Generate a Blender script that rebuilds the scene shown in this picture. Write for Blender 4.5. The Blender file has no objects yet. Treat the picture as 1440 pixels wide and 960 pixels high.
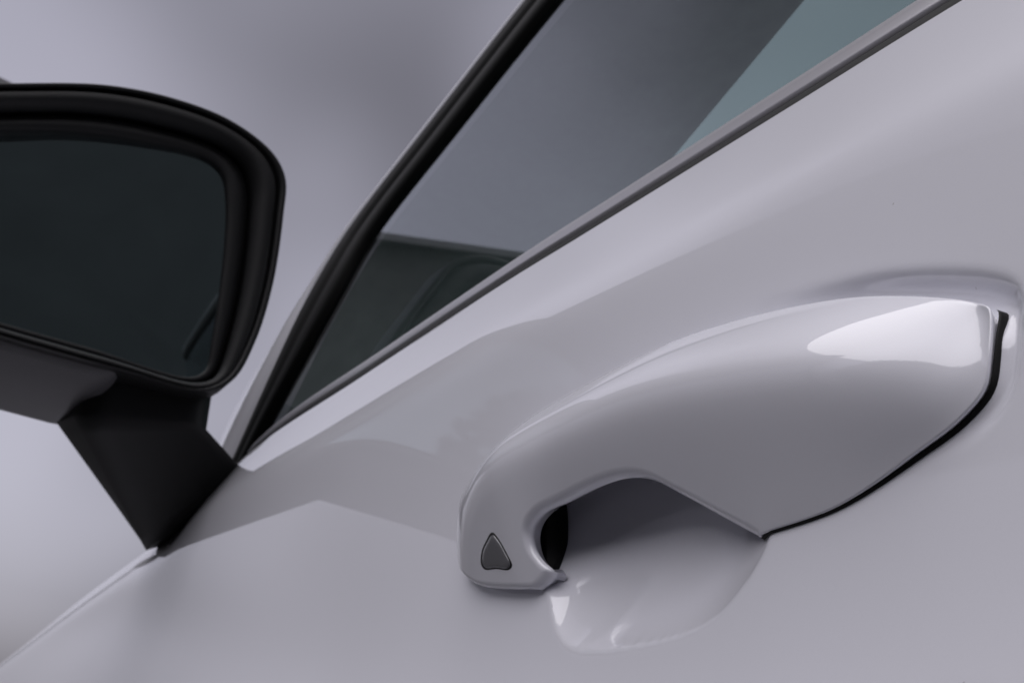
import bpy, bmesh, math
import numpy as np
from mathutils import Matrix, Vector, geometry

# ------------------------------------------------------------------ camera, sky, sun, exposure
sc = bpy.context.scene
ZC = 0.80                       # height of the lens above the ground; car heights below are measured from it
cam_d = bpy.data.cameras.new('camera')
cam = bpy.data.objects.new('camera', cam_d)
sc.collection.objects.link(cam)
cam_d.sensor_width = 36.0
cam_d.lens = 55.0
cam_d.clip_start = 0.01
cam_d.clip_end = 5000
R = ((-0.39594145, 0.19184792, 0.89801155),
     (-0.89881387, -0.28123784, -0.33621258),
     (0.18805315, -0.94026573, 0.28378929))
cam.matrix_world = Matrix(((R[0][0], -R[0][1], -R[0][2], 0.0),
                           (R[1][0], -R[1][1], -R[1][2], 0.17),
                           (R[2][0], -R[2][1], -R[2][2], ZC),
                           (0, 0, 0, 1)))
cam_d.dof.use_dof = True
cam_d.dof.focus_distance = 0.34
cam_d.dof.aperture_fstop = 56
sc.camera = cam

SUN_EL, SUN_AZ = 60.0, 101.0    # azimuth measured from the car's nose towards its left
world = bpy.data.worlds.new('World')
sc.world = world
world.use_nodes = True
wn, wl = world.node_tree.nodes, world.node_tree.links
wn.clear()
sky = wn.new('ShaderNodeTexSky')
sky.sky_type = 'NISHITA'
sky.sun_disc = False
sky.sun_elevation = math.radians(SUN_EL)
sky.sun_rotation = math.radians(90 - SUN_AZ)
sky.dust_density = 1.5
sky.air_density = 1.0
hs = wn.new('ShaderNodeHueSaturation')
hs.inputs['Saturation'].default_value = 0.14
tint = wn.new('ShaderNodeMix'); tint.data_type = 'RGBA'; tint.blend_type = 'MULTIPLY'
tint.inputs['Factor'].default_value = 1.0
tint.inputs['B'].default_value = (0.97, 0.93, 1.06, 1)
bg = wn.new('ShaderNodeBackground')
bg.inputs['Strength'].default_value = 0.097
wo = wn.new('ShaderNodeOutputWorld')
wl.new(sky.outputs['Color'], hs.inputs['Color'])
wl.new(hs.outputs['Color'], tint.inputs['A'])
# thin broken overcast: broad soft clouds over the whole sky
wtc = wn.new('ShaderNodeTexCoord')
wmap = wn.new('ShaderNodeMapping'); wmap.inputs['Location'].default_value = (0.15, 0.0, 0.0)
wno = wn.new('ShaderNodeTexNoise'); wno.inputs['Scale'].default_value = 1.7; wno.inputs['Detail'].default_value = 3; wno.inputs['Roughness'].default_value = 0.45
wmr = wn.new('ShaderNodeMapRange'); wmr.interpolation_type = 'SMOOTHSTEP'
for k, v in zip(('From Min', 'From Max', 'To Min', 'To Max'), (0.40, 0.64, 0.155, 0.60)):
    wmr.inputs[k].default_value = v
wmul = wn.new('ShaderNodeVectorMath'); wmul.operation = 'SCALE'
wl.new(wtc.outputs['Generated'], wmap.inputs['Vector'])
wl.new(wmap.outputs['Vector'], wno.inputs['Vector'])
wl.new(wno.outputs['Fac'], wmr.inputs['Value'])
wl.new(tint.outputs['Result'], wmul.inputs[0])
wl.new(wmr.outputs['Result'], wmul.inputs['Scale'])
wl.new(wmul.outputs['Vector'], bg.inputs['Color'])
wl.new(bg.outputs['Background'], wo.inputs['Surface'])

sun_d = bpy.data.lights.new('sun', 'SUN')
sun_d.energy = 1.5
sun_d.angle = math.radians(94)
sun_d.color = (1.0, 0.97, 0.99)
sun = bpy.data.objects.new('sun', sun_d)
sc.collection.objects.link(sun)
ce = math.cos(math.radians(SUN_EL))
to_sun = Vector((ce * math.cos(math.radians(SUN_AZ)), ce * math.sin(math.radians(SUN_AZ)), math.sin(math.radians(SUN_EL))))
sun.rotation_euler = to_sun.to_track_quat('Z', 'Y').to_euler()
sun.location = to_sun * 50

sc.view_settings.view_transform = 'Standard'
sc.view_settings.look = 'None'
sc.view_settings.exposure = 1.0
sc.view_settings.gamma = 1.0
sc.view_settings.use_curve_mapping = False
sc.render.engine = 'CYCLES'
sc.cycles.max_bounces = 10
sc.cycles.caustics_reflective = False
sc.cycles.caustics_refractive = False

# ------------------------------------------------------------------ materials
def mat(name, color, rough=0.5, coat=0.0, metal=0.0, spec=0.5, coat_rough=0.02, bump=None, vary=None):
    m = bpy.data.materials.new(name)
    m.use_nodes = True
    nt = m.node_tree
    b = nt.nodes['Principled BSDF']
    b.inputs['Base Color'].default_value = (*color, 1)
    b.inputs['Roughness'].default_value = rough
    b.inputs['Metallic'].default_value = metal
    b.inputs['Specular IOR Level'].default_value = spec
    b.inputs['Coat Weight'].default_value = coat
    b.inputs['Coat Roughness'].default_value = coat_rough
    b.inputs['Coat IOR'].default_value = 1.65
    tc = nt.nodes.new('ShaderNodeTexCoord')
    if bump:
        scale, dist = bump
        n = nt.nodes.new('ShaderNodeTexNoise')
        n.inputs['Scale'].default_value = scale
        n.inputs['Detail'].default_value = 3
        bp = nt.nodes.new('ShaderNodeBump')
        bp.inputs['Strength'].default_value = 1.0
        bp.inputs['Distance'].default_value = dist
        nt.links.new(tc.outputs['Object'], n.inputs['Vector'])
        nt.links.new(n.outputs['Fac'], bp.inputs['Height'])
        nt.links.new(bp.outputs['Normal'], b.inputs['Normal'])
        if coat:
            nt.links.new(bp.outputs['Normal'], b.inputs['Coat Normal'])
    if vary:
        scale, amt = vary
        n = nt.nodes.new('ShaderNodeTexNoise')
        n.inputs['Scale'].default_value = scale
        n.inputs['Detail'].default_value = 6
        mx = nt.nodes.new('ShaderNodeMix'); mx.data_type = 'RGBA'
        mx.inputs['A'].default_value = (*[c * (1 - amt) for c in color], 1)
        mx.inputs['B'].default_value = (*[min(1, c * (1 + amt)) for c in color], 1)
        nt.links.new(tc.outputs['Object'], n.inputs['Vector'])
        nt.links.new(n.outputs['Fac'], mx.inputs['Factor'])
        nt.links.new(mx.outputs['Result'], b.inputs['Base Color'])
    return m

M_paint = mat('white_paint', (0.725, 0.725, 0.785), 0.4, coat=1.0, spec=0.3, coat_rough=0.0, bump=(170, 0.0000035), vary=(5200, 0.05))
M_black = mat('black_plastic', (0.006, 0.006, 0.007), 0.5, spec=0.35, bump=(900, 0.00004))
M_gloss = mat('gloss_black', (0.006, 0.006, 0.007), 0.12)
M_rubber = mat('black_rubber', (0.004, 0.004, 0.004), 0.6, spec=0.25)
M_trim = mat('satin_trim', (0.52, 0.51, 0.54), 0.34, metal=0.85)
M_mirror = mat('dimmed_mirror', (0.30, 0.36, 0.37), 0.03, metal=1.0)
M_lens = mat('smoked_lens', (0.13, 0.13, 0.14), 0.18, coat=0.5)
M_grey = mat('grey_plastic', (0.07, 0.068, 0.073), 0.5, bump=(700, 0.00006))
M_lining = mat('cabin_lining', (0.52, 0.52, 0.53), 0.9, vary=(60, 0.2))
M_asphalt = mat('asphalt', (0.038, 0.038, 0.039), 0.9, vary=(9, 0.25))

def add_specks(m):
    nt = m.node_tree
    b = nt.nodes['Principled BSDF']
    src = b.inputs['Base Color'].links[0].from_socket
    tc = nt.nodes.new('ShaderNodeTexCoord')
    vo = nt.nodes.new('ShaderNodeTexVoronoi'); vo.inputs['Scale'].default_value = 75
    nt.links.new(tc.outputs['Object'], vo.inputs['Vector'])
    near = nt.nodes.new('ShaderNodeMapRange')          # dot around each cell point
    near.inputs['From Min'].default_value = 0.012; near.inputs['From Max'].default_value = 0.030
    near.inputs['To Min'].default_value = 1.0; near.inputs['To Max'].default_value = 0.0
    nt.links.new(vo.outputs['Distance'], near.inputs['Value'])
    sep = nt.nodes.new('ShaderNodeSeparateColor')
    nt.links.new(vo.outputs['Color'], sep.inputs['Color'])
    few = nt.nodes.new('ShaderNodeMath'); few.operation = 'GREATER_THAN'; few.inputs[1].default_value = 0.55
    nt.links.new(sep.outputs['Red'], few.inputs[0])
    mul = nt.nodes.new('ShaderNodeMath'); mul.operation = 'MULTIPLY'
    nt.links.new(near.outputs['Result'], mul.inputs[0]); nt.links.new(few.outputs[0], mul.inputs[1])
    mul2 = nt.nodes.new('ShaderNodeMath'); mul2.operation = 'MULTIPLY'; mul2.inputs[1].default_value = 0.4
    nt.links.new(mul.outputs[0], mul2.inputs[0])
    mx = nt.nodes.new('ShaderNodeMix'); mx.data_type = 'RGBA'
    mx.inputs['B'].default_value = (0.16, 0.14, 0.12, 1)
    nt.links.new(src, mx.inputs['A']); nt.links.new(mul2.outputs[0], mx.inputs['Factor'])
    nt.links.new(mx.outputs['Result'], b.inputs['Base Color'])
add_specks(M_paint)

def glass_mat(name, tr_col, ior):
    m = bpy.data.materials.new(name); m.use_nodes = True
    nt = m.node_tree; nt.nodes.clear()
    o = nt.nodes.new('ShaderNodeOutputMaterial')
    mx = nt.nodes.new('ShaderNodeMixShader')
    fr = nt.nodes.new('ShaderNodeFresnel'); fr.inputs['IOR'].default_value = ior
    tr = nt.nodes.new('ShaderNodeBsdfTransparent'); tr.inputs['Color'].default_value = (*tr_col, 1)
    gl = nt.nodes.new('ShaderNodeBsdfGlossy'); gl.inputs['Roughness'].default_value = 0.01
    gl.inputs['Color'].default_value = (0.92, 0.96, 1.0, 1)
    nt.links.new(fr.outputs[0], mx.inputs[0])
    nt.links.new(tr.outputs[0], mx.inputs[1]); nt.links.new(gl.outputs[0], mx.inputs[2])
    nt.links.new(mx.outputs[0], o.inputs['Surface'])
    return m
M_glass = glass_mat('side_glass', (0.68, 0.74, 0.73), 2.9)
M_screen = glass_mat('screen_glass', (0.78, 0.99, 0.93), 1.5)

# ------------------------------------------------------------------ helpers
def link(name, me, m, parent=None):
    o = bpy.data.objects.new(name, me)
    sc.collection.objects.link(o)
    if m:
        me.materials.append(m)
    if parent:
        o.parent = parent
    return o

def mesh(name, verts, faces, m, parent=None, smooth=True, normals=None, lift=True, recalc=False):
    v = np.array(verts, float)
    if lift:
        v = v + np.array((0, 0, ZC))
    me = bpy.data.meshes.new(name)
    me.from_pydata(v.tolist(), [], [tuple(int(i) for i in f) for f in faces])
    if recalc:
        bm = bmesh.new(); bm.from_mesh(me)
        bmesh.ops.recalc_face_normals(bm, faces=bm.faces)
        bm.to_mesh(me); bm.free()
    if smooth:
        me.polygons.foreach_set('use_smooth', [True] * len(me.polygons))
    me.update()
    if normals is not None:
        me.normals_split_custom_set_from_vertices(np.asarray(normals).tolist())
    return link(name, me, m, parent)

def grid_faces(nu, nv, close_u=False, close_v=False):
    f = []
    for i in range(nu if close_u else nu - 1):
        for j in range(nv if close_v else nv - 1):
            a, b = i, (i + 1) % nu
            c, d = j, (j + 1) % nv
            f.append((a * nv + c, b * nv + c, b * nv + d, a * nv + d))
    return f

def spline(pts, n, closed=False):
    """Catmull-Rom through pts (any dimension), n samples, evenly by chord"""
    P = np.array(pts, float)
    if closed:
        P = np.vstack([P[-1], P, P[0], P[1]])
    else:
        P = np.vstack([2 * P[0] - P[1], P, 2 * P[-1] - P[-2]])
    out = []
    for i in range(1, len(P) - 2):
        p0, p1, p2, p3 = P[i - 1], P[i], P[i + 1], P[i + 2]
        t0 = 0; t1 = t0 + np.linalg.norm(p1 - p0) ** .5; t2 = t1 + np.linalg.norm(p2 - p1) ** .5; t3 = t2 + np.linalg.norm(p3 - p2) ** .5
        for t in np.linspace(t1, t2, 40, endpoint=False):
            a1 = (t1 - t) / (t1 - t0) * p0 + (t - t0) / (t1 - t0) * p1
            a2 = (t2 - t) / (t2 - t1) * p1 + (t - t1) / (t2 - t1) * p2
            a3 = (t3 - t) / (t3 - t2) * p2 + (t - t2) / (t3 - t2) * p3
            b1 = (t2 - t) / (t2 - t0) * a1 + (t - t0) / (t2 - t0) * a2
            b2 = (t3 - t) / (t3 - t1) * a2 + (t - t1) / (t3 - t1) * a3
            out.append((t2 - t) / (t2 - t1) * b1 + (t - t1) / (t2 - t1) * b2)
    out.append(P[-2])
    Q = np.array(out)
    L = np.concatenate([[0], np.cumsum(np.linalg.norm(np.diff(Q, axis=0), axis=1))])
    s = np.linspace(0, L[-1], n + (1 if closed else 0))
    r = np.stack([np.interp(s, L, Q[:, k]) for k in range(Q.shape[1])], 1)
    return r[:-1] if closed else r

def seg_dist(P, A):
    """distance of points P (n,2) to open polyline A (m,2)"""
    best = np.full(len(P), 1e9)
    for a, b in zip(A[:-1], A[1:]):
        d = b - a
        t = np.clip(((P - a) @ d) / max(d @ d, 1e-18), 0, 1)
        best = np.minimum(best, np.hypot(P[:, 0] - a[0] - t * d[0], P[:, 1] - a[1] - t * d[1]))
    return best

def inside(P, poly):
    x, y = P[:, 0], P[:, 1]
    r = np.zeros(len(P), bool)
    n = len(poly)
    for i in range(n):
        x1, y1 = poly[i]; x2, y2 = poly[(i + 1) % n]
        if y1 == y2:
            continue
        c = ((y1 > y) != (y2 > y)) & (x < (x2 - x1) * (y - y1) / (y2 - y1) + x1)
        r ^= c
    return r

def blur(A, sig):
    k = int(sig * 3) + 1
    w = np.exp(-0.5 * (np.arange(-k, k + 1) / sig) ** 2); w /= w.sum()
    for ax in (0, 1):
        Ap = np.pad(A, [(k, k) if a == ax else (0, 0) for a in (0, 1)], mode='edge')
        B = np.zeros_like(A)
        for i, wi in enumerate(w):
            sl = [slice(None), slice(None)]
            sl[ax] = slice(i, i + A.shape[ax])
            B += wi * Ap[tuple(sl)]
        A = B
    return A

def sstep(a, b, x):
    t = np.clip((np.asarray(x, float) - a) / (b - a), 0, 1)
    return t * t * (3 - 2 * t)

class Field:
    """a scalar sampled on a fine grid over the handle's neighbourhood (x, z), read back bilinearly"""
    x0, x1, z0, z1, st = 0.150, 0.500, 0.010, 0.160, 0.0005
    gx = np.arange(x0, x1, st); gz = np.arange(z0, z1, st)
    GX, GZ = np.meshgrid(gx, gz, indexing='ij')
    P = np.stack([GX.ravel(), GZ.ravel()], 1)
    def __init__(self, vals):
        self.a = vals.reshape(self.GX.shape)
    def __call__(self, x, z):
        u = np.clip((np.asarray(x) - self.x0) / self.st, 0, len(self.gx) - 1.001)
        v = np.clip((np.asarray(z) - self.z0) / self.st, 0, len(self.gz) - 1.001)
        i, j = u.astype(int), v.astype(int); fu, fv = u - i, v - j
        a = self.a
        return (a[i, j] * (1 - fu) * (1 - fv) + a[i + 1, j] * fu * (1 - fv) + a[i, j + 1] * (1 - fu) * fv + a[i + 1, j + 1] * fu * fv)

# ------------------------------------------------------------------ the ground
gm = bpy.data.meshes.new('ground')
gm.from_pydata([(-1500, -1500, 0), (1500, -1500, 0), (1500, 1500, 0), (-1500, 1500, 0)], [], [(0, 1, 2, 3)])
ground = link('ground', gm, M_asphalt)
ground['kind'] = 'structure'

# building ahead of the car on the left, only its corner shows above the mirror
def polybox(bm, x0, x1, y0, y1, z0, z1):
    vs = [bm.verts.new(p) for p in ((x0, y0, z0), (x1, y0, z0), (x1, y1, z0), (x0, y1, z0), (x0, y0, z1), (x1, y0, z1), (x1, y1, z1), (x0, y1, z1))]
    for f in ((3, 2, 1, 0), (4, 5, 6, 7), (0, 1, 5, 4), (1, 2, 6, 5), (2, 3, 7, 6), (3, 0, 4, 7)):
        bm.faces.new([vs[i] for i in f])
def part(name, boxes, m, parent):
    bm = bmesh.new()
    for b in boxes:
        polybox(bm, *b)
    me = bpy.data.meshes.new(name); bm.to_mesh(me); bm.free()
    return link(name, me, m, parent)
M_wall = mat('grey_fascia', (0.065, 0.063, 0.063), 0.8, vary=(3, 0.15))
M_roof = mat('roof_edge', (0.2, 0.2, 0.21), 0.6)
M_dark = mat('added_wall_dark', (0.13, 0.14, 0.142), 0.9, vary=(2, 0.2))
house = bpy.data.objects.new('canopy', None)
sc.collection.objects.link(house)
house['label'] = 'grey roof canopy, only its corner showing at the left edge above the mirror'
house['category'] = 'canopy'
def gable(name, x0, x1, pts, m, parent):
    n = len(pts)
    v = [(x0, y, z) for y, z in pts] + [(x1, y, z) for y, z in pts]
    f = [tuple(range(n)), tuple(range(2 * n - 1, n - 1, -1))] + [(i, i + n, (i + 1) % n + n, (i + 1) % n) for i in range(n)]
    return mesh(name, v, f, m, parent, smooth=False, lift=False, recalc=True)
gable('fascia', 9.1, 14.9, [(.06, 3.25), (2.75, 3.45), (10.5, 5.9), (10.5, 8.9), (2.75, 5.36), (.60, 4.24), (.06, 4.17)], M_wall, house)
gable('roof', 9.0, 15.0, [(.00, 4.165), (.60, 4.245), (2.75, 5.365), (10.6, 8.95), (10.6, 9.00), (2.75, 5.415), (.60, 4.295), (.00, 4.215)], M_roof, house)
part('post', [(9.5, 9.7, .15, .35, 0, 3.246)], M_wall, house)
part('post', [(14.3, 14.5, .25, .45, 0, 3.246)], M_wall, house)
part('post', [(9.4, 9.6, 10.1, 10.3, 0, 5.80)], M_wall, house)
# unseen dark backdrop added behind the photographer so the mirror glass reflects dark
added_wall = part('added_wall', [(-7.4, -7.0, -6.0, 2.2, 0, 8.0)], M_dark, None)
added_wall['label'] = 'unseen dark slab added to darken the reflection in the door mirror glass'
added_wall['category'] = 'added_wall'

# unseen tree row added on the car's left, darkening the handle's lower face
TREE_AZ, TREE_EL = [54, 62, 130, 150], [14, 26, 26, 18]     # height angle seen from the car
def shade_wood():
    rng = np.random.default_rng(4)
    V, Fc = [], []
    for az in np.arange(57, 150, 4.0):
        r = 13 + rng.uniform(-1.2, 1.2)
        cx, cy = r * math.cos(math.radians(az)), r * math.sin(math.radians(az))
        top = .8 + r * math.tan(math.radians(np.interp(az, TREE_AZ, TREE_EL))) + rng.uniform(-.25, .25)
        n = 1500
        u = rng.normal(size=(n, 3)); u /= np.linalg.norm(u, axis=1, keepdims=True)
        rad = rng.uniform(.55, 1.0, n) ** .5
        P = np.array((cx, cy, top / 2)) + u * rad[:, None] * np.array((1.35, 1.35, top / 2))
        for p in P:
            a = rng.normal(size=3); a /= np.linalg.norm(a)
            b = np.cross(a, rng.normal(size=3)); b /= np.linalg.norm(b)
            k = len(V)
            w = rng.uniform(.10, .22)
            V += [p - a * w, p + b * w * .6, p + a * w, p - b * w * .6]
            Fc.append((k, k + 1, k + 2, k + 3))
    # solid core behind the leaves, closing the gaps between crowns
    n = 160
    k = len(V)
    for az in np.linspace(54, 152, n):
        r = 14.2 + rng.uniform(-.3, .3)
        h = .8 + r * math.tan(math.radians(np.interp(az, TREE_AZ, TREE_EL) - 1.5)) + rng.uniform(-.2, .1)
        c_, s_ = math.cos(math.radians(az)), math.sin(math.radians(az))
        for zz, rr in ((0, r), (h * .5, r - .4), (h, r), (h, r + 1.5), (0, r + 1.5)):
            V.append(np.array((rr * c_, rr * s_, zz)))
    Fc += [tuple(q + k for q in f) for f in grid_faces(n, 5)]
    o = mesh('shade_trees', V, Fc, mat('leaf', (0.06, 0.075, 0.05), 0.6, vary=(2, .3)), smooth=False, lift=False)
    o['kind'] = 'stuff'
shade_wood()

# ------------------------------------------------------------------ the car
car = bpy.data.objects.new('car', None)
sc.collection.objects.link(car)
car['label'] = 'white car seen along its side, black door mirror and body-coloured door handle'
car['category'] = 'car'

# --- handle outline, in metres along the car (x) and above the lens (z)
H_TOP = spline([(.2199, .1030), (.2255, .1050), (.2403, .1090), (.2585, .1126), (.2895, .1157), (.3318, .1175), (.3787, .1147), (.4197, .1097), (.4485, .1008), (.4588, .0909), (.4562, .0769), (.4506, .0673)], 150)
H_FOOT = spline([(.4506, .0673), (.4337, .0620), (.4069, .0592), (.3906, .0586)], 40)
H_IN = spline([(.3906, .0586), (.3868, .0606), (.3841, .0632), (.3877, .0659), (.3908, .0695), (.3910, .0733), (.3849, .0770), (.3701, .0797), (.3498, .0819), (.3351, .0820), (.3253, .0805), (.3141, .0764), (.2982, .0701), (.2849, .0649)], 130)
H_GASK = spline([(.2849, .0649), (.2549, .0686), (.2316, .0762), (.2203, .0809), (.2147, .0856), (.2140, .0914), (.2150, .0990), (.2158, .1008), (.2199, .1030)], 80)
H_POLY = np.vstack([H_TOP[:-1], H_FOOT[:-1], H_IN[:-1], H_GASK[:-1]])

F = Field
d_top, d_foot, d_in, d_gask = (seg_dist(F.P, a) for a in (H_TOP, H_FOOT, H_IN, H_GASK))
ins = inside(F.P, H_POLY)
d_min = np.minimum(np.minimum(d_top, d_foot), np.minimum(d_in, d_gask))
s = np.where(~ins & (d_top <= d_min + 1e-9), -d_top, d_top)
g = np.where(~ins & (d_gask <= d_min + 1e-9), -d_gask, d_gask)
tab_s = np.linspace(-0.02, 0.09, 1200)
S1, W1 = 0.0170, 0.0040
A_UP = 0.85 - 0.48 * sstep(.405, .455, F.P[:, 0])
# face above the crest leans up towards the door, face below leans down; the foot in front is flatter
soft = np.interp(s, tab_s, W1 * np.logaddexp(0, (tab_s - S1) / W1))
edge0 = W1 * np.logaddexp(0, -S1 / W1)
B_DN = 0.57 - 0.42 * sstep(.365, .430, F.P[:, 0])
hs_ = 0.0040 + A_UP * (s - soft + edge0) + 0.30 * 0.0035 * (1 - np.exp(-np.clip(s, 0, None) / 0.0035)) - B_DN * (soft - edge0)
# bring the face down to the door along the lower and rear edge: a harmonic correction over the handle's plan
fS = Field(hs_)
b_pts = np.vstack([H_TOP, H_FOOT, H_IN, H_GASK])
b_val = np.concatenate([0.0026 * (1 - sstep(.225, .300, H_TOP[:, 0])), np.zeros(len(H_FOOT)), np.zeros(len(H_IN)), fS(H_GASK[:, 0], H_GASK[:, 1]) - 0.0012])
b_val[-3:] = np.linspace(b_val[-4], .0026, 4)[1:]
gs = F.GX[::2, ::2].shape
Pc = np.stack([F.GX[::2, ::2].ravel(), F.GZ[::2, ::2].ravel()], 1)
best = np.full(len(Pc), 1e9); phi = np.zeros(len(Pc))
for p_, v_ in zip(b_pts, b_val):
    d_ = (Pc[:, 0] - p_[0]) ** 2 + (Pc[:, 1] - p_[1]) ** 2
    m_ = d_ < best
    best[m_] = d_[m_]; phi[m_] = v_
phi = phi.reshape(gs); free = inside(Pc, H_POLY).reshape(gs)
for _ in range(1500):
    avg = np.zeros(gs)
    avg[1:-1, 1:-1] = 0.25 * (phi[2:, 1:-1] + phi[:-2, 1:-1] + phi[1:-1, 2:] + phi[1:-1, :-2])
    phi = np.where(free, avg, phi)
phi = blur(phi, 1.5)
up_ = np.zeros(F.GX.shape)
xi = np.clip(np.arange(F.GX.shape[0]) / 2, 0, gs[0] - 1.001); zi = np.clip(np.arange(F.GX.shape[1]) / 2, 0, gs[1] - 1.001)
a0, c0 = xi.astype(int), zi.astype(int); fa, fc = (xi - a0)[:, None], (zi - c0)[None, :]
up_ = phi[a0][:, c0] * (1 - fa) * (1 - fc) + phi[a0 + 1][:, c0] * fa * (1 - fc) + phi[a0][:, c0 + 1] * (1 - fa) * fc + phi[a0 + 1][:, c0 + 1] * fa * fc
hh = hs_ - up_.ravel()
kk = 0.003
pf_ = 0.0045 + 0.40 * np.where(~ins & (d_foot <= d_min + 1e-9), -d_foot, d_foot)
hmix = np.clip(0.5 + 0.5 * (pf_ - hh) / kk, 0, 1)
hh = pf_ * (1 - hmix) + hh * hmix - kk * hmix * (1 - hmix)
fH = Field(blur(hh.reshape(F.GX.shape), 3.2))
fD = [Field(a) for a in (d_top, d_foot, d_in, d_gask)]
RAD = (0.0008, 0.0014, 0.0020, 0.0003)
def handle_y(x, z, D=None):
    y = fH(x, z)
    if D is None:
        P = np.stack([x, z], 1)
        D = [seg_dist(P, a) for a in (H_TOP, H_FOOT, H_IN, H_GASK)]
    drop = np.zeros(len(x))
    for d, r in zip(D, RAD):
        e = r - np.minimum(d, r)
        drop = np.maximum(drop, r - np.sqrt(np.maximum(r * r - e * e, 0)))
    return y - drop

# --- finger pocket pressed into the door
POCKET = spline([(.3883, .0582), (.3782, .0482), (.3643, .0426), (.3288, .0427), (.2992, .0471), (.2885, .0536), (.2805, .0644),
                 (.2840, .0830), (.3050, .1020), (.3600, .1060), (.4050, .1000), (.4230, .0860), (.4120, .0690)], 200, closed=True)
pk = seg_dist(F.P, np.vstack([POCKET, POCKET[:1]]))
pin = inside(F.P, POCKET)
PD = 0.0085
# bowl: a smooth membrane pressed in over the pocket's outline (Poisson solve, no creases)
pinG = pin.reshape(F.GX.shape)
ix = np.where(pinG.any(1))[0]; iz = np.where(pinG.any(0))[0]
sl_ = (slice(ix[0] - 4, ix[-1] + 6), slice(iz[0] - 4, iz[-1] + 6))
def relax(u, mask, h2, n):
    for _ in range(n):
        a = np.zeros_like(u)
        a[1:-1, 1:-1] = 0.25 * (u[2:, 1:-1] + u[:-2, 1:-1] + u[1:-1, 2:] + u[1:-1, :-2] + h2)
        u = np.where(mask, a, 0)
    return u
m1 = pinG[sl_]
mc = m1[::2, ::2]
uc = relax(np.zeros(mc.shape), mc, 4.0, 2600)
u1 = np.kron(uc, np.ones((2, 2)))[:m1.shape[0], :m1.shape[1]]
u1 = relax(np.where(m1, u1, 0), m1, 1.0, 900)
bowl = np.zeros(F.GX.shape)
bowl[sl_] = PD * (u1 / u1.max()) ** 0.85
# shallow channel following the handle's rear end and upper rear edge
d_out = np.where(ins, 0, d_min)
wch = (1 - sstep(.240, .310, F.P[:, 0])) * sstep(.074, .088, F.P[:, 1])
rr = sstep(.094, .104, F.P[:, 1])
chan = wch * (0.0032 * rr * (1 - sstep(.0015, .0068, d_out)) + 0.0013 * (1 - rr) * sstep(.0003, .0025, d_out) * (1 - sstep(.0035, .0060, d_out)))
fP = Field(blur(bowl, 1.5) + blur(chan.reshape(F.GX.shape), 1.2))

# --- body side: top edge of the panel and its shape below it
TX = np.array([-.60, .00, .265, .338, .472, .528, .6465, .7156, .880, .940, 1.00, 1.06, 1.18, 1.30, 1.442, 1.725, 2.00, 2.40])
TZ = np.array([.185, .195, .1955, .1940, .1912, .1902, .1855, .1826, .1760, .168, .146, .133, .1205, .108, .0905, .0480, -.002, -.09])
TS = spline(np.stack([TX, TZ], 1), 600)
def top_z(x):
    return np.interp(x, TS[:, 0], TS[:, 1])
def body_y(x, z):
    d = top_z(x) - z
    wsh = 0.042 - 0.022 * sstep(.90, 1.12, x)          # shoulder under the window, a tight crest further forward
    y0 = 0.019 - 0.008 * sstep(.90, 1.12, x)
    k = 0.0045
    a = (d - wsh) / k
    sp = k * np.logaddexp(0, -a)                        # smooth ramp: tilted shoulder above, flank below
    y = -sp * (y0 / wsh)
    y = y - 0.12 * np.clip(z - 0.03, 0, None) ** 2
    y = y + (0.20 + 0.06 * sstep(.7, 1.2, x)) * 0.012 * np.logaddexp(0, (0.040 + 0.035 * sstep(.6, 1.1, x) - z) / 0.012)     # lower flank leans outward
    y = y + 0.012 * sstep(0.95, 1.90, x)
    near = (x > F.x0) & (x < F.x1) & (z > F.z0) & (z < F.z1)
    return y - np.where(near, fP(x, z), 0)

def body_panel(name, xs, ds, parent):
    X, Dd = np.meshgrid(xs, ds, indexing='ij')
    Zz = top_z(X) - Dd
    Y = body_y(X, Zz)
    e = 0.0004
    nx = -(body_y(X + e, Zz) - body_y(X - e, Zz)) / (2 * e)
    nz = -(body_y(X, Zz + e) - body_y(X, Zz - e)) / (2 * e)
    N = np.stack([nx, np.ones_like(nx), nz], -1)
    N /= np.linalg.norm(N, axis=-1, keepdims=True)
    V = np.stack([X, Y, Zz], -1)
    # rolled flange along the top edge
    r = 0.0035
    rows_v, rows_n = [], []
    for a in (100, 75, 50, 25):
        t = math.radians(a)
        base = V[:, 0].copy()
        n0 = N[:, 0]
        ang0 = np.arctan2(n0[:, 2], n0[:, 1])
        an = ang0 + t
        off = np.stack([np.zeros_like(an), np.cos(an) - np.cos(ang0), np.sin(an) - np.sin(ang0)], 1) * r
        rows_v.append(base + off)
        rows_n.append(np.stack([np.zeros_like(an), np.cos(an), np.sin(an)], 1))
    rows_v.insert(0, rows_v[0] + np.array((0, -0.002, -0.03)))
    rows_n.insert(0, rows_n[0])
    Vf = np.concatenate([np.stack(rows_v, 1), V], 1)
    Nf = np.concatenate([np.stack(rows_n, 1), N], 1)
    nu, nv = Vf.shape[:2]
    return mesh(name, Vf.reshape(-1, 3), grid_faces(nu, nv), M_paint, parent, normals=Nf.reshape(-1, 3))

dsx = np.concatenate([np.arange(-.45, .19, .02), np.arange(.19, .475, .0009), np.arange(.475, .56, .004), np.arange(.56, 1.801, .008)])
dsd = np.concatenate([np.arange(0, .066, .0012), np.arange(.066, .17, .0008), np.arange(.17, .26, .004), np.arange(.26, .72, .02)])
door = body_panel('door_panel', dsx, dsd, car)
body_panel('front_wing', np.arange(1.806, 2.36, .02), np.concatenate([np.arange(0, .05, .002), np.arange(.05, .5, .02)]), car)

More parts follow.
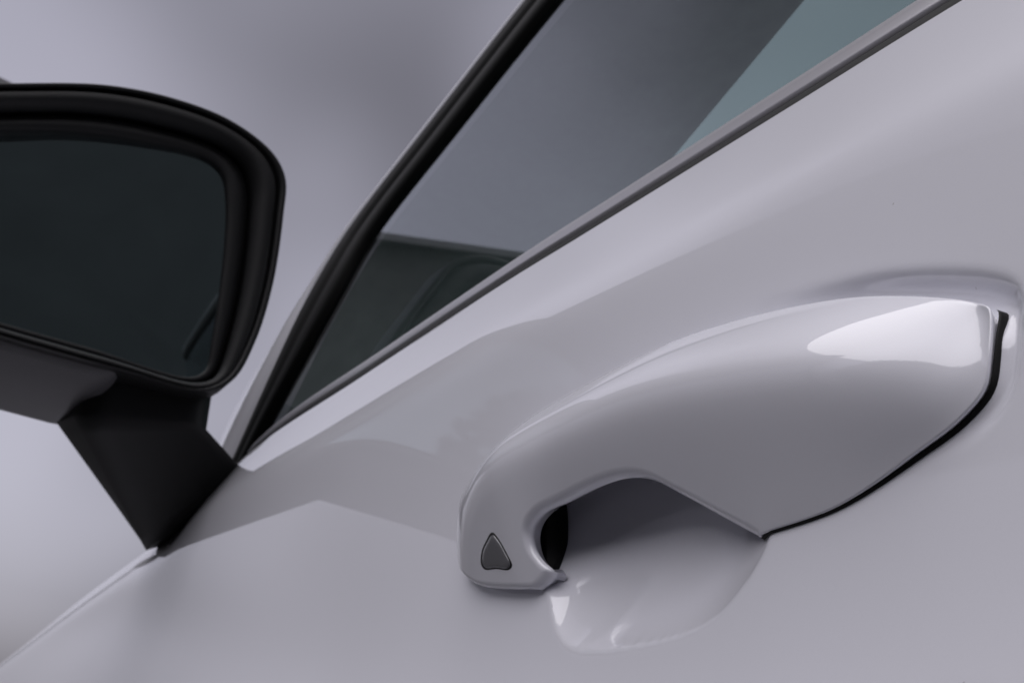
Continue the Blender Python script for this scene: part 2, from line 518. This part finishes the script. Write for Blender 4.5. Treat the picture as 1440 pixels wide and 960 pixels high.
# --- the handle
def handle():
    ring_d = [0, .00012, .00035, .0007, .0011, .0016, .0022, .003]
    B = H_POLY
    n = len(B)
    pts = [tuple(p) for p in B]
    edges = [(i, (i + 1) % n) for i in range(n)]
    # inner rings by moving along the inward normal
    nx = np.roll(B, -1, 0) - np.roll(B, 1, 0)
    nrm = np.stack([-nx[:, 1], nx[:, 0]], 1); nrm /= np.linalg.norm(nrm, axis=1, keepdims=True)
    test = inside(B + nrm * 0.0006, B)
    if test.mean() < 0.5:
        nrm = -nrm
    for k, d in enumerate(ring_d[1:]):
        Q = B + nrm * d
        ok = inside(Q, B) & (seg_dist(Q, np.vstack([B, B[:1]])) > d * 0.93)
        pts += [tuple(p) for p in Q[ok]]
    gx, gz = np.meshgrid(np.arange(.198, .47, .0013), np.arange(.05, .125, .0013), indexing='ij')
    gx = gx + 0.00065 * (np.arange(gx.shape[1]) % 2)[None, :]
    G = np.stack([gx.ravel(), gz.ravel()], 1)
    ok = inside(G, B)
    G = G[ok]
    G = G[seg_dist(G, np.vstack([B, B[:1]])) > 0.0036]
    pts += [tuple(p) for p in G]
    res = geometry.delaunay_2d_cdt([Vector(p) for p in pts], edges, [], 1, 1e-7)
    P = np.array([(v.x, v.y) for v in res[0]])
    faces = res[2]
    x, z = P[:, 0], P[:, 1]
    y = handle_y(x, z)
    e = 0.00012
    def safe(xx, zz):
        return handle_y(xx, zz)
    # analytic-style normals: gradient of the smooth field plus the edge rounding
    gxn = (fH(x + .0006, z) - fH(x - .0006, z)) / .0012
    gzn = (fH(x, z + .0006) - fH(x, z - .0006)) / .0012
    for a, r in zip((H_TOP, H_FOOT, H_IN, H_GASK), RAD):
        d = seg_dist(P, a)
        near = d < r
        if near.any():
            dx = (seg_dist(P[near] + (e, 0), a) - seg_dist(P[near] - (e, 0), a)) / (2 * e)
            dz = (seg_dist(P[near] + (0, e), a) - seg_dist(P[near] - (0, e), a)) / (2 * e)
            t = np.clip((r - d[near]) / r, 0, 0.985)
            k = t / np.sqrt(1 - t * t)
            # on the rim itself the distance gradient vanishes: use the inward normal of the nearest rim point
            for q, ii in enumerate(np.where(near)[0]):
                if d[ii] < 2e-4:
                    jb = np.argmin(np.hypot(B[:, 0] - P[ii, 0], B[:, 1] - P[ii, 1]))
                    dx[q], dz[q] = nrm[jb]
            gxn[near] += k * dx
            gzn[near] += k * dz
    N = np.stack([-gxn, np.ones_like(gxn), -gzn], 1)
    N /= np.linalg.norm(N, axis=1, keepdims=True)
    verts = np.stack([x, y, z], 1)
    # orient faces outward (+y)
    ff = []
    for f in faces:
        a, b, c = (P[i] for i in f[:3])
        cr = (b[0] - a[0]) * (c[1] - a[1]) - (b[1] - a[1]) * (c[0] - a[0])
        ff.append(tuple(f) if cr < 0 else tuple(f[::-1]))
    # back of the shell: rim carried inwards behind the bar
    rim = []
    for i in range(n):
        j = np.argmin(np.hypot(x - B[i, 0], z - B[i, 1]))
        rim.append(int(j))
    nv = len(verts)
    back = []
    loop = np.vstack([B, B[:1]])
    for dd, dy in ((.0007, -.0014), (.0020, -.0036)):
        Q = B + nrm * dd
        bad = (seg_dist(Q, loop) < dd * .9) | ~inside(Q, B)
        Q[bad] = B[bad]
        for i in range(n):
            back.append((Q[i, 0], verts[rim[i]][1] + dy, Q[i, 1]))
    backn = []
    for k in range(2):
        for i in range(n):
            backn.append((-nrm[i][0] * .7, -.7, -nrm[i][1] * .7))
    verts = np.vstack([verts, back]); N = np.vstack([N, backn])
    for i in range(n):
        j = (i + 1) % n
        ff.append((rim[i], nv + i, nv + j, rim[j]))
        ff.append((nv + i, nv + n + i, nv + n + j, nv + j))
    return mesh('door_handle', verts, ff, M_paint, car, normals=N)
grip = handle()

# black gasket along the handle's lower and rear edge
def gasket():
    G = H_GASK[:77]
    t = np.gradient(G, axis=0); t /= np.linalg.norm(t, axis=1, keepdims=True)
    nr = np.stack([-t[:, 1], t[:, 0]], 1)
    if inside((G + nr * .001), H_POLY).mean() > 0.5:
        nr = -nr
    n = len(G)
    w = np.interp(np.arange(n), [0, 4, 20, 46, 58, 66, 73, n], [.0002, .0003, .0004, .0006, .0007, .0006, .0003, .0])
    yh = handle_y(G[:, 0], G[:, 1])
    rows = []
    for a, t in ((-0.8, -.2), (-0.05, 0.55), (0.25, .35), (0.8, .15), (1.0, -.3)):
        Q = G + nr * (a * w)[:, None]
        yb = body_y(Q[:, 0], Q[:, 1])
        rows.append(np.stack([Q[:, 0], yb + np.maximum(yh - yb, .0015) * t, Q[:, 1]], 1))
    V = np.stack(rows, 1)
    return mesh('gasket', V.reshape(-1, 3), grid_faces(n, len(rows)), M_rubber, grip)
gasket()

# dark bracket behind the front foot of the handle, seen through the grip opening
def block(name, corners8, m, parent, bev=0.001):
    bm = bmesh.new()
    vs = [bm.verts.new((c[0], c[1], c[2] + ZC)) for c in corners8]
    for f in ((0, 1, 2, 3), (7, 6, 5, 4), (0, 4, 5, 1), (1, 5, 6, 2), (2, 6, 7, 3), (3, 7, 4, 0)):
        bm.faces.new([vs[i] for i in f])
    bmesh.ops.recalc_face_normals(bm, faces=bm.faces)
    if bev:
        bmesh.ops.bevel(bm, geom=bm.edges[:], offset=bev, segments=3, affect='EDGES', profile=0.5)
    me = bpy.data.meshes.new(name); bm.to_mesh(me); bm.free()
    return link(name, me, m, parent)
block('bracket', [(.3935, -.018, .0600), (.440, -.018, .0640), (.446, -.018, .102), (.3985, -.018, .096),
                  (.3895, .0008, .0638), (.440, .0008, .0660), (.446, .0015, .098), (.4040, .0015, .092)], M_rubber, grip, 0.0006)

# smoked triangular lens let into the foot
def lens():
    T = spline([(0.4119, 0.0736), (0.4170, 0.0720), (0.4217, 0.0696), (0.4236, 0.0669), (0.4219, 0.0655), (0.4130, 0.0649), (0.4045, 0.0642), (0.4021, 0.0651), (0.4047, 0.0684), (0.4081, 0.0716)], 80, closed=True)
    c = T.mean(0)
    rows, k = [], (1.0, .97, .9, .7, .4, .05)
    lift = (-.0004, .00012, .0003, .0004, .00045, .0005)
    for a, l in zip(k, lift):
        Q = c + (T - c) * a
        rows.append(np.stack([Q[:, 0], handle_y(Q[:, 0], Q[:, 1]) + l, Q[:, 1]], 1))
    V = np.stack(rows, 0)
    f = grid_faces(len(k), len(T), close_v=True) + [tuple(range(5 * len(T), 6 * len(T)))[::-1]]
    mesh('sensor_lens', V.reshape(-1, 3), f, M_lens, grip)
    rows = []
    for a, l in ((1.12, -.0003), (1.10, .00006), (.99, .00006)):
        Q = c + (T - c) * a
        rows.append(np.stack([Q[:, 0], handle_y(Q[:, 0], Q[:, 1]) + l, Q[:, 1]], 1))
    mesh('lens_seal', np.stack(rows, 0).reshape(-1, 3), grid_faces(3, len(T), close_v=True), M_rubber, grip)
lens()

# --- belt line: black seal and satin strip between panel and window glass
def ribbon(name, path, prof, m, parent):
    """sweep a (y, z) profile along a path of (x, y, z)"""
    V = np.array([[(p[0], p[1] + q[0], p[2] + q[1]) for q in prof] for p in path])
    return mesh(name, V.reshape(-1, 3), grid_faces(len(path), len(prof)), m, parent)
xs = np.linspace(-.45, .935, 140)
def belt_y(x):
    return body_y(x, top_z(x))
bp = np.stack([xs, belt_y(xs), top_z(xs)], 1)
ribbon('belt_seal', bp, [(-.0070, .0085), (-.0052, .0078), (-.0036, .0056), (-.0024, .0026), (-.0021, .0004), (-.0025, -.006)], M_rubber, car)
ribbon('belt_trim', bp, [(-.0125, .0140), (-.0124, .0172), (-.0112, .0188), (-.0094, .0186), (-.0066, .0142), (-.0046, .0096), (-.0042, .0080), (-.0052, .0070)], M_trim, car)

# --- side window
GL0, LEAN = (-.0340, .195), 0.15
def glass_y(z):
    return GL0[0] - LEAN * (z - GL0[1])
BAND_R = spline([(.965, .150), (.948, .193), (.912, .240), (.884, .275), (.866, .301), (.845, .315), (.760, .345), (.652, .381), (.45, .434), (.20, .473), (-.10, .490), (-.45, .490)], 120)
BAND_L = spline([(.985, .150), (.980, .192), (.974, .245), (.963, .287), (.930, .318), (.902, .332), (.800, .365), (.690, .399), (.47, .455), (.21, .493), (-.10, .510), (-.45, .510)], 120)
def window():
    n = len(BAND_R)
    V, rows = [], 24
    for i in range(n):
        x, z1 = BAND_L[i]
        x = (x + BAND_R[i][0]) / 2; z1 = (z1 + BAND_R[i][1]) / 2
        for j in range(rows):
            z = .10 + (z1 - .10) * j / (rows - 1)
            V.append((x, glass_y(z), z))
    o = mesh('window_glass', V, grid_faces(n, rows), M_glass, car)
    return o
window()
def seal(name, a, b, depth, m, tuck=.004):
    """rounded strip between two edge curves lying on the window plane"""
    rows = []
    for t, h in ((0, -tuck), (.04, depth * .55), (.15, depth), (.45, depth * .86), (.52, depth * .45), (.58, depth * .80), (.85, depth * .72), (.97, depth * .4), (1, -tuck)):
        q = a * (1 - t) + b * t
        rows.append(np.stack([q[:, 0], glass_y(q[:, 1]) + h, q[:, 1]], 1))
    V = np.stack(rows, 1)
    return mesh(name, V.reshape(-1, 3), [f[::-1] for f in grid_faces(len(a), len(rows))], m, car)
seal('window_seal', BAND_L, BAND_R, .006, M_rubber)

# --- windscreen pillar, body colour, rolling away behind the seal
PIL = spline([(1.12, .150), (1.100, .230), (1.060, .262), (1.010, .285), (.980, .319), (.932, .338), (.816, .372), (.704, .407), (.48, .466), (.22, .506), (-.10, .523), (-.45, .523)], 120)
def pillar():
    rows = []
    for t, yy in ((0, .001), (.1, .0045), (.35, .0055), (.7, .003), (.9, -.003), (1, -.010)):
        q = BAND_L * (1 - t) + PIL * t
        rows.append(np.stack([q[:, 0], glass_y(q[:, 1]) + yy, q[:, 1]], 1))
    d = PIL - BAND_L; d /= np.linalg.norm(d, axis=1, keepdims=True)
    q = PIL - d * .002
    rows.append(np.stack([q[:, 0], glass_y(q[:, 1]) - .06, q[:, 1]], 1))
    V = np.stack(rows, 1)
    return mesh('windscreen_pillar', V.reshape(-1, 3), grid_faces(len(PIL), len(rows)), M_paint, car)
pillar()

# --- cabin: dark lining and a seat back seen through the glass
WS = lambda x: .17 + .4 * (1.25 - x)                 # height of the windscreen over its base
def lining():
    n = 40
    up = np.linspace(0.30, 1, n)
    idx = np.linspace(0, len(BAND_L) - 1, 60).astype(int)
    c = (BAND_L[idx] + BAND_R[idx]) / 2
    inner = np.stack([c[:, 0], glass_y(c[:, 1]) - .012, c[:, 1]], 1)
    # trim between the side glass and the screen / the roof
    xs_ = np.where(c[:, 0] > .40, np.interp(c[:, 0], [.40, 1.0], [.46, 1.20]), c[:, 0] + .06)
    scr = np.stack([xs_, np.full(60, -.183), np.where(xs_ > .50, WS(xs_), WS(.50) + .03 * sstep(.50, 0, xs_)) - .003], 1)
    V = np.stack([inner, (inner + scr) / 2 + np.array((0, -.005, -.008)), scr], 1)
    mesh('pillar_trim', V.reshape(-1, 3), grid_faces(60, 3), M_lining, car)
    roof = [(.50, -.175, .467), (.50, -1.30, .467), (-.6, -1.30, .50), (-.6, -.17, .50), (.0, -.17, .49)]
    mesh('roof_lining', roof, [(0, 1, 2, 3, 4)], M_lining, car, smooth=False)
    v = [(-.6, -1.36, -.3), (1.3, -1.36, -.3), (1.3, -1.36, .17), (.50, -1.30, .468), (-.6, -1.30, .50), (1.3, -.10, -.3), (1.3, -.10, .165),
         (-.6, -.07, -.3), (-.6, -.07, .17), (-.6, -.17, .50), (1.0, -.07, -.3), (1.0, -.07, .165)]
    f = [(0, 1, 2, 3, 4), (1, 5, 6, 2), (0, 4, 9, 8, 7), (0, 7, 10, 5, 1), (7, 8, 11, 10), (10, 11, 6, 5)]
    mesh('cabin_lining', v, f, M_lining, car, smooth=False)
    dash = [(1.28, -.10, .168), (1.28, -1.36, .168), (.86, -1.34, .10), (.86, -.09, .10), (.84, -1.34, -.2), (.84, -.09, -.2)]
    mesh('dashboard', dash, [(0, 1, 2, 3), (3, 2, 4, 5)], M_lining, car, smooth=False)
lining()
def screen():
    V = []
    xs = np.linspace(.49, 1.29, 12); ys = np.linspace(-.170, -1.32, 20)
    for x in xs:
        for y in ys:
            V.append((x + .0, y, WS(x) + .03 * (1 - ((y + .745) / .575) ** 2)))
    mesh('windscreen', V, grid_faces(12, 20), M_screen, car)
screen()

# --- door mirror
MX = 0.880
OUT = spline([(.245, .300), (.215, .318), (.174, .334), (.118, .354), (.077, .360), (.042, .358), (.014, .347), (.003, .334), (-.001, .312),
              (-.005, .268), (-.003, .231), (.004, .206), (.018, .195), (.064, .1935), (.135, .1935), (.190, .1955), (.225, .203), (.245, .222), (.252, .260)], 160, closed=True)
GLA = spline([(.225, .284), (.200, .298), (.167, .309), (.130, .322), (.091, .330), (.052, .333), (.040, .327), (.033, .311), (.026, .276), (.0205, .225),
              (.020, .209), (.0275, .2025), (.086, .203), (.138, .203), (.185, .2045), (.212, .212), (.228, .228), (.233, .255)], 160, closed=True)
def loft(name, rings, m, parent, cap_end=False, flip=False):
    n = len(rings[0])
    V = np.concatenate(rings, 0)
    f = grid_faces(len(rings), n, close_v=True)
    if cap_end:
        f.append(tuple(range((len(rings) - 1) * n, len(rings) * n)))
    if flip:
        f = [q[::-1] for q in f]
    return mesh(name, V, f, m, parent, recalc=True)
def ring(poly, x, k=1.0, dz=0.0, c=None, tilt=0.0):
    c = poly.mean(0) if c is None else c
    Q = c + (poly - c) * k
    return np.stack([np.full(len(Q), x) + tilt * (Q[:, 0] - .1), Q[:, 0], Q[:, 1] + dz], 1)
cO = OUT.mean(0)
def housing():
    rings = []
    for x, k, dz in ((MX + .010, .955, 0), (MX + .001, .965, 0), (MX - .0005, .975, 0), (MX - .0005, .988, 0), (MX + .0015, .998, 0), (MX + .006, 1.0, 0), (MX + .03, 1.0, -.001),
                     (MX + .06, .97, -.0035), (MX + .09, .90, -.008), (MX + .115, .78, -.014), (MX + .130, .60, -.02), (MX + .138, .3, -.025)):
        Q = cO + (OUT - cO) * k
        # keep the underside flat while the shell tapers
        zz = Q[:, 1] + dz
        low = np.clip((0.235 - OUT[:, 1]) / 0.04, 0, 1)
        zz = zz * (1 - low) + low * np.minimum(zz, OUT[:, 1] - dz * .3 + (1 - k) * .012)
        rings.append(np.stack([np.full(len(Q), x), Q[:, 0], zz], 1))
    o = loft('side_mirror', rings, M_black, car, cap_end=True)
    return o
mir = housing()
def lerp(a, b, t):
    return a * (1 - t) + b * t
# matching samples: both outlines resampled by angle about a common centre
def by_angle(poly, c, n=200):
    a = np.unwrap(np.arctan2(poly[:, 1] - c[1], poly[:, 0] - c[0]))
    if a[-1] < a[0]:
        poly, a = poly[::-1], a[::-1]
    P = np.vstack([poly, poly[:1]]); A = np.append(a, a[0] + 2 * math.pi)
    t = a[0] + np.linspace(0, 2 * math.pi, n, endpoint=False)
    t = np.sort((t - A[0]) % (2 * math.pi)) + A[0]
    base = np.linspace(-math.pi, math.pi, n, endpoint=False)
    tt = (base - A[0]) % (2 * math.pi) + A[0]
    return np.stack([np.interp(tt, A, P[:, 0]), np.interp(tt, A, P[:, 1])], 1)
cG = GLA.mean(0)
oA, gA = by_angle(OUT, cG), by_angle(GLA, cG)
def at_t(t, x):
    q = lerp(oA, gA, t)
    return np.stack([np.full(len(q), x), q[:, 0], q[:, 1]], 1)
loft('bezel', [at_t(.12, MX + .012), at_t(.16, MX + .003), at_t(.22, MX + .0005), at_t(.52, MX + .003), at_t(.56, MX + .016), at_t(.60, MX + .018), at_t(.62, MX + .012), at_t(.66, MX + .0095), at_t(.93, MX + .0085), at_t(.99, MX + .010), at_t(1.0, MX + .024)], M_black, mir)
def mglass():
    rings = []
    for k, b in ((1.01, 0), (.8, .0005), (.6, .0008), (.4, .0010), (.2, .0011)):
        q = cG + (gA - cG) * k
        rings.append(np.stack([MX + .0165 - b + .05 * (q[:, 0] - .12), q[:, 0], q[:, 1]], 1))
    return loft('mirror_glass', rings, M_mirror, mir, cap_end=True)
mglass()
# stalk: tapered arm from the panel below the window up into the housing
def stalk():
    # sections run rear-inner, rear-outer, front-outer, front-inner
    top = [(.905, .006, .200), (.915, .075, .200), (1.00, .082, .200), (1.00, .012, .200)]
    mid = [(.900, .006, .180), (.915, .079, .168), (.995, .086, .174), (.990, .006, .176)]
    bot = [(.905, -.024, .166), (1.022, .006, .1150), (1.075, -.004, .1215), (1.05, -.035, .140)]
    secs = [top, mid, bot]
    rings = []
    def rounded(q, r=.18, n=7):
        q = np.array(q); out = []
        for i in range(4):
            p, a, b = q[i], q[i - 1], q[(i + 1) % 4]
            s0, s1 = p + (a - p) * r, p + (b - p) * r
            for t in np.linspace(0, 1, n):
                out.append((1 - t) ** 2 * s0 + 2 * t * (1 - t) * p + t * t * s1)
        return np.array(out)
    for k in range(2):
        for t in np.linspace(0, 1, 10, endpoint=(k == 1)):
            q = np.array(secs[k]) * (1 - t) + np.array(secs[k + 1]) * t
            rings.append(rounded(q, .22))
    return loft('stalk', rings, M_black, mir, cap_end=True)
stalk()

# grey lower cover of the housing, seen from below
def cover():
    n = 40
    ys = np.linspace(.066, .236, n)
    edge = np.clip(np.minimum(ys - .066, .236 - ys) / .022, 0, 1)
    e = np.sqrt(1 - (1 - edge) ** 2)
    rows = []
    for x, z in ((MX + .012, .200), (MX + .010, .1915), (MX + .014, .1885), (MX + .035, .1805), (MX + .065, .1745), (MX + .095, .1725), (MX + .112, .1735), (MX + .122, .178), (MX + .126, .190), (MX + .122, .21)):
        rows.append(np.stack([np.full(n, x) - (1 - e) * .01 * (x > MX + .03), ys, .200 + (z - .200) * (.45 + .55 * e)], 1))
    V = np.stack(rows, 0)
    return mesh('lower_cover', V.reshape(-1, 3), grid_faces(len(rows), n), M_grey, mir, recalc=True)
cover()
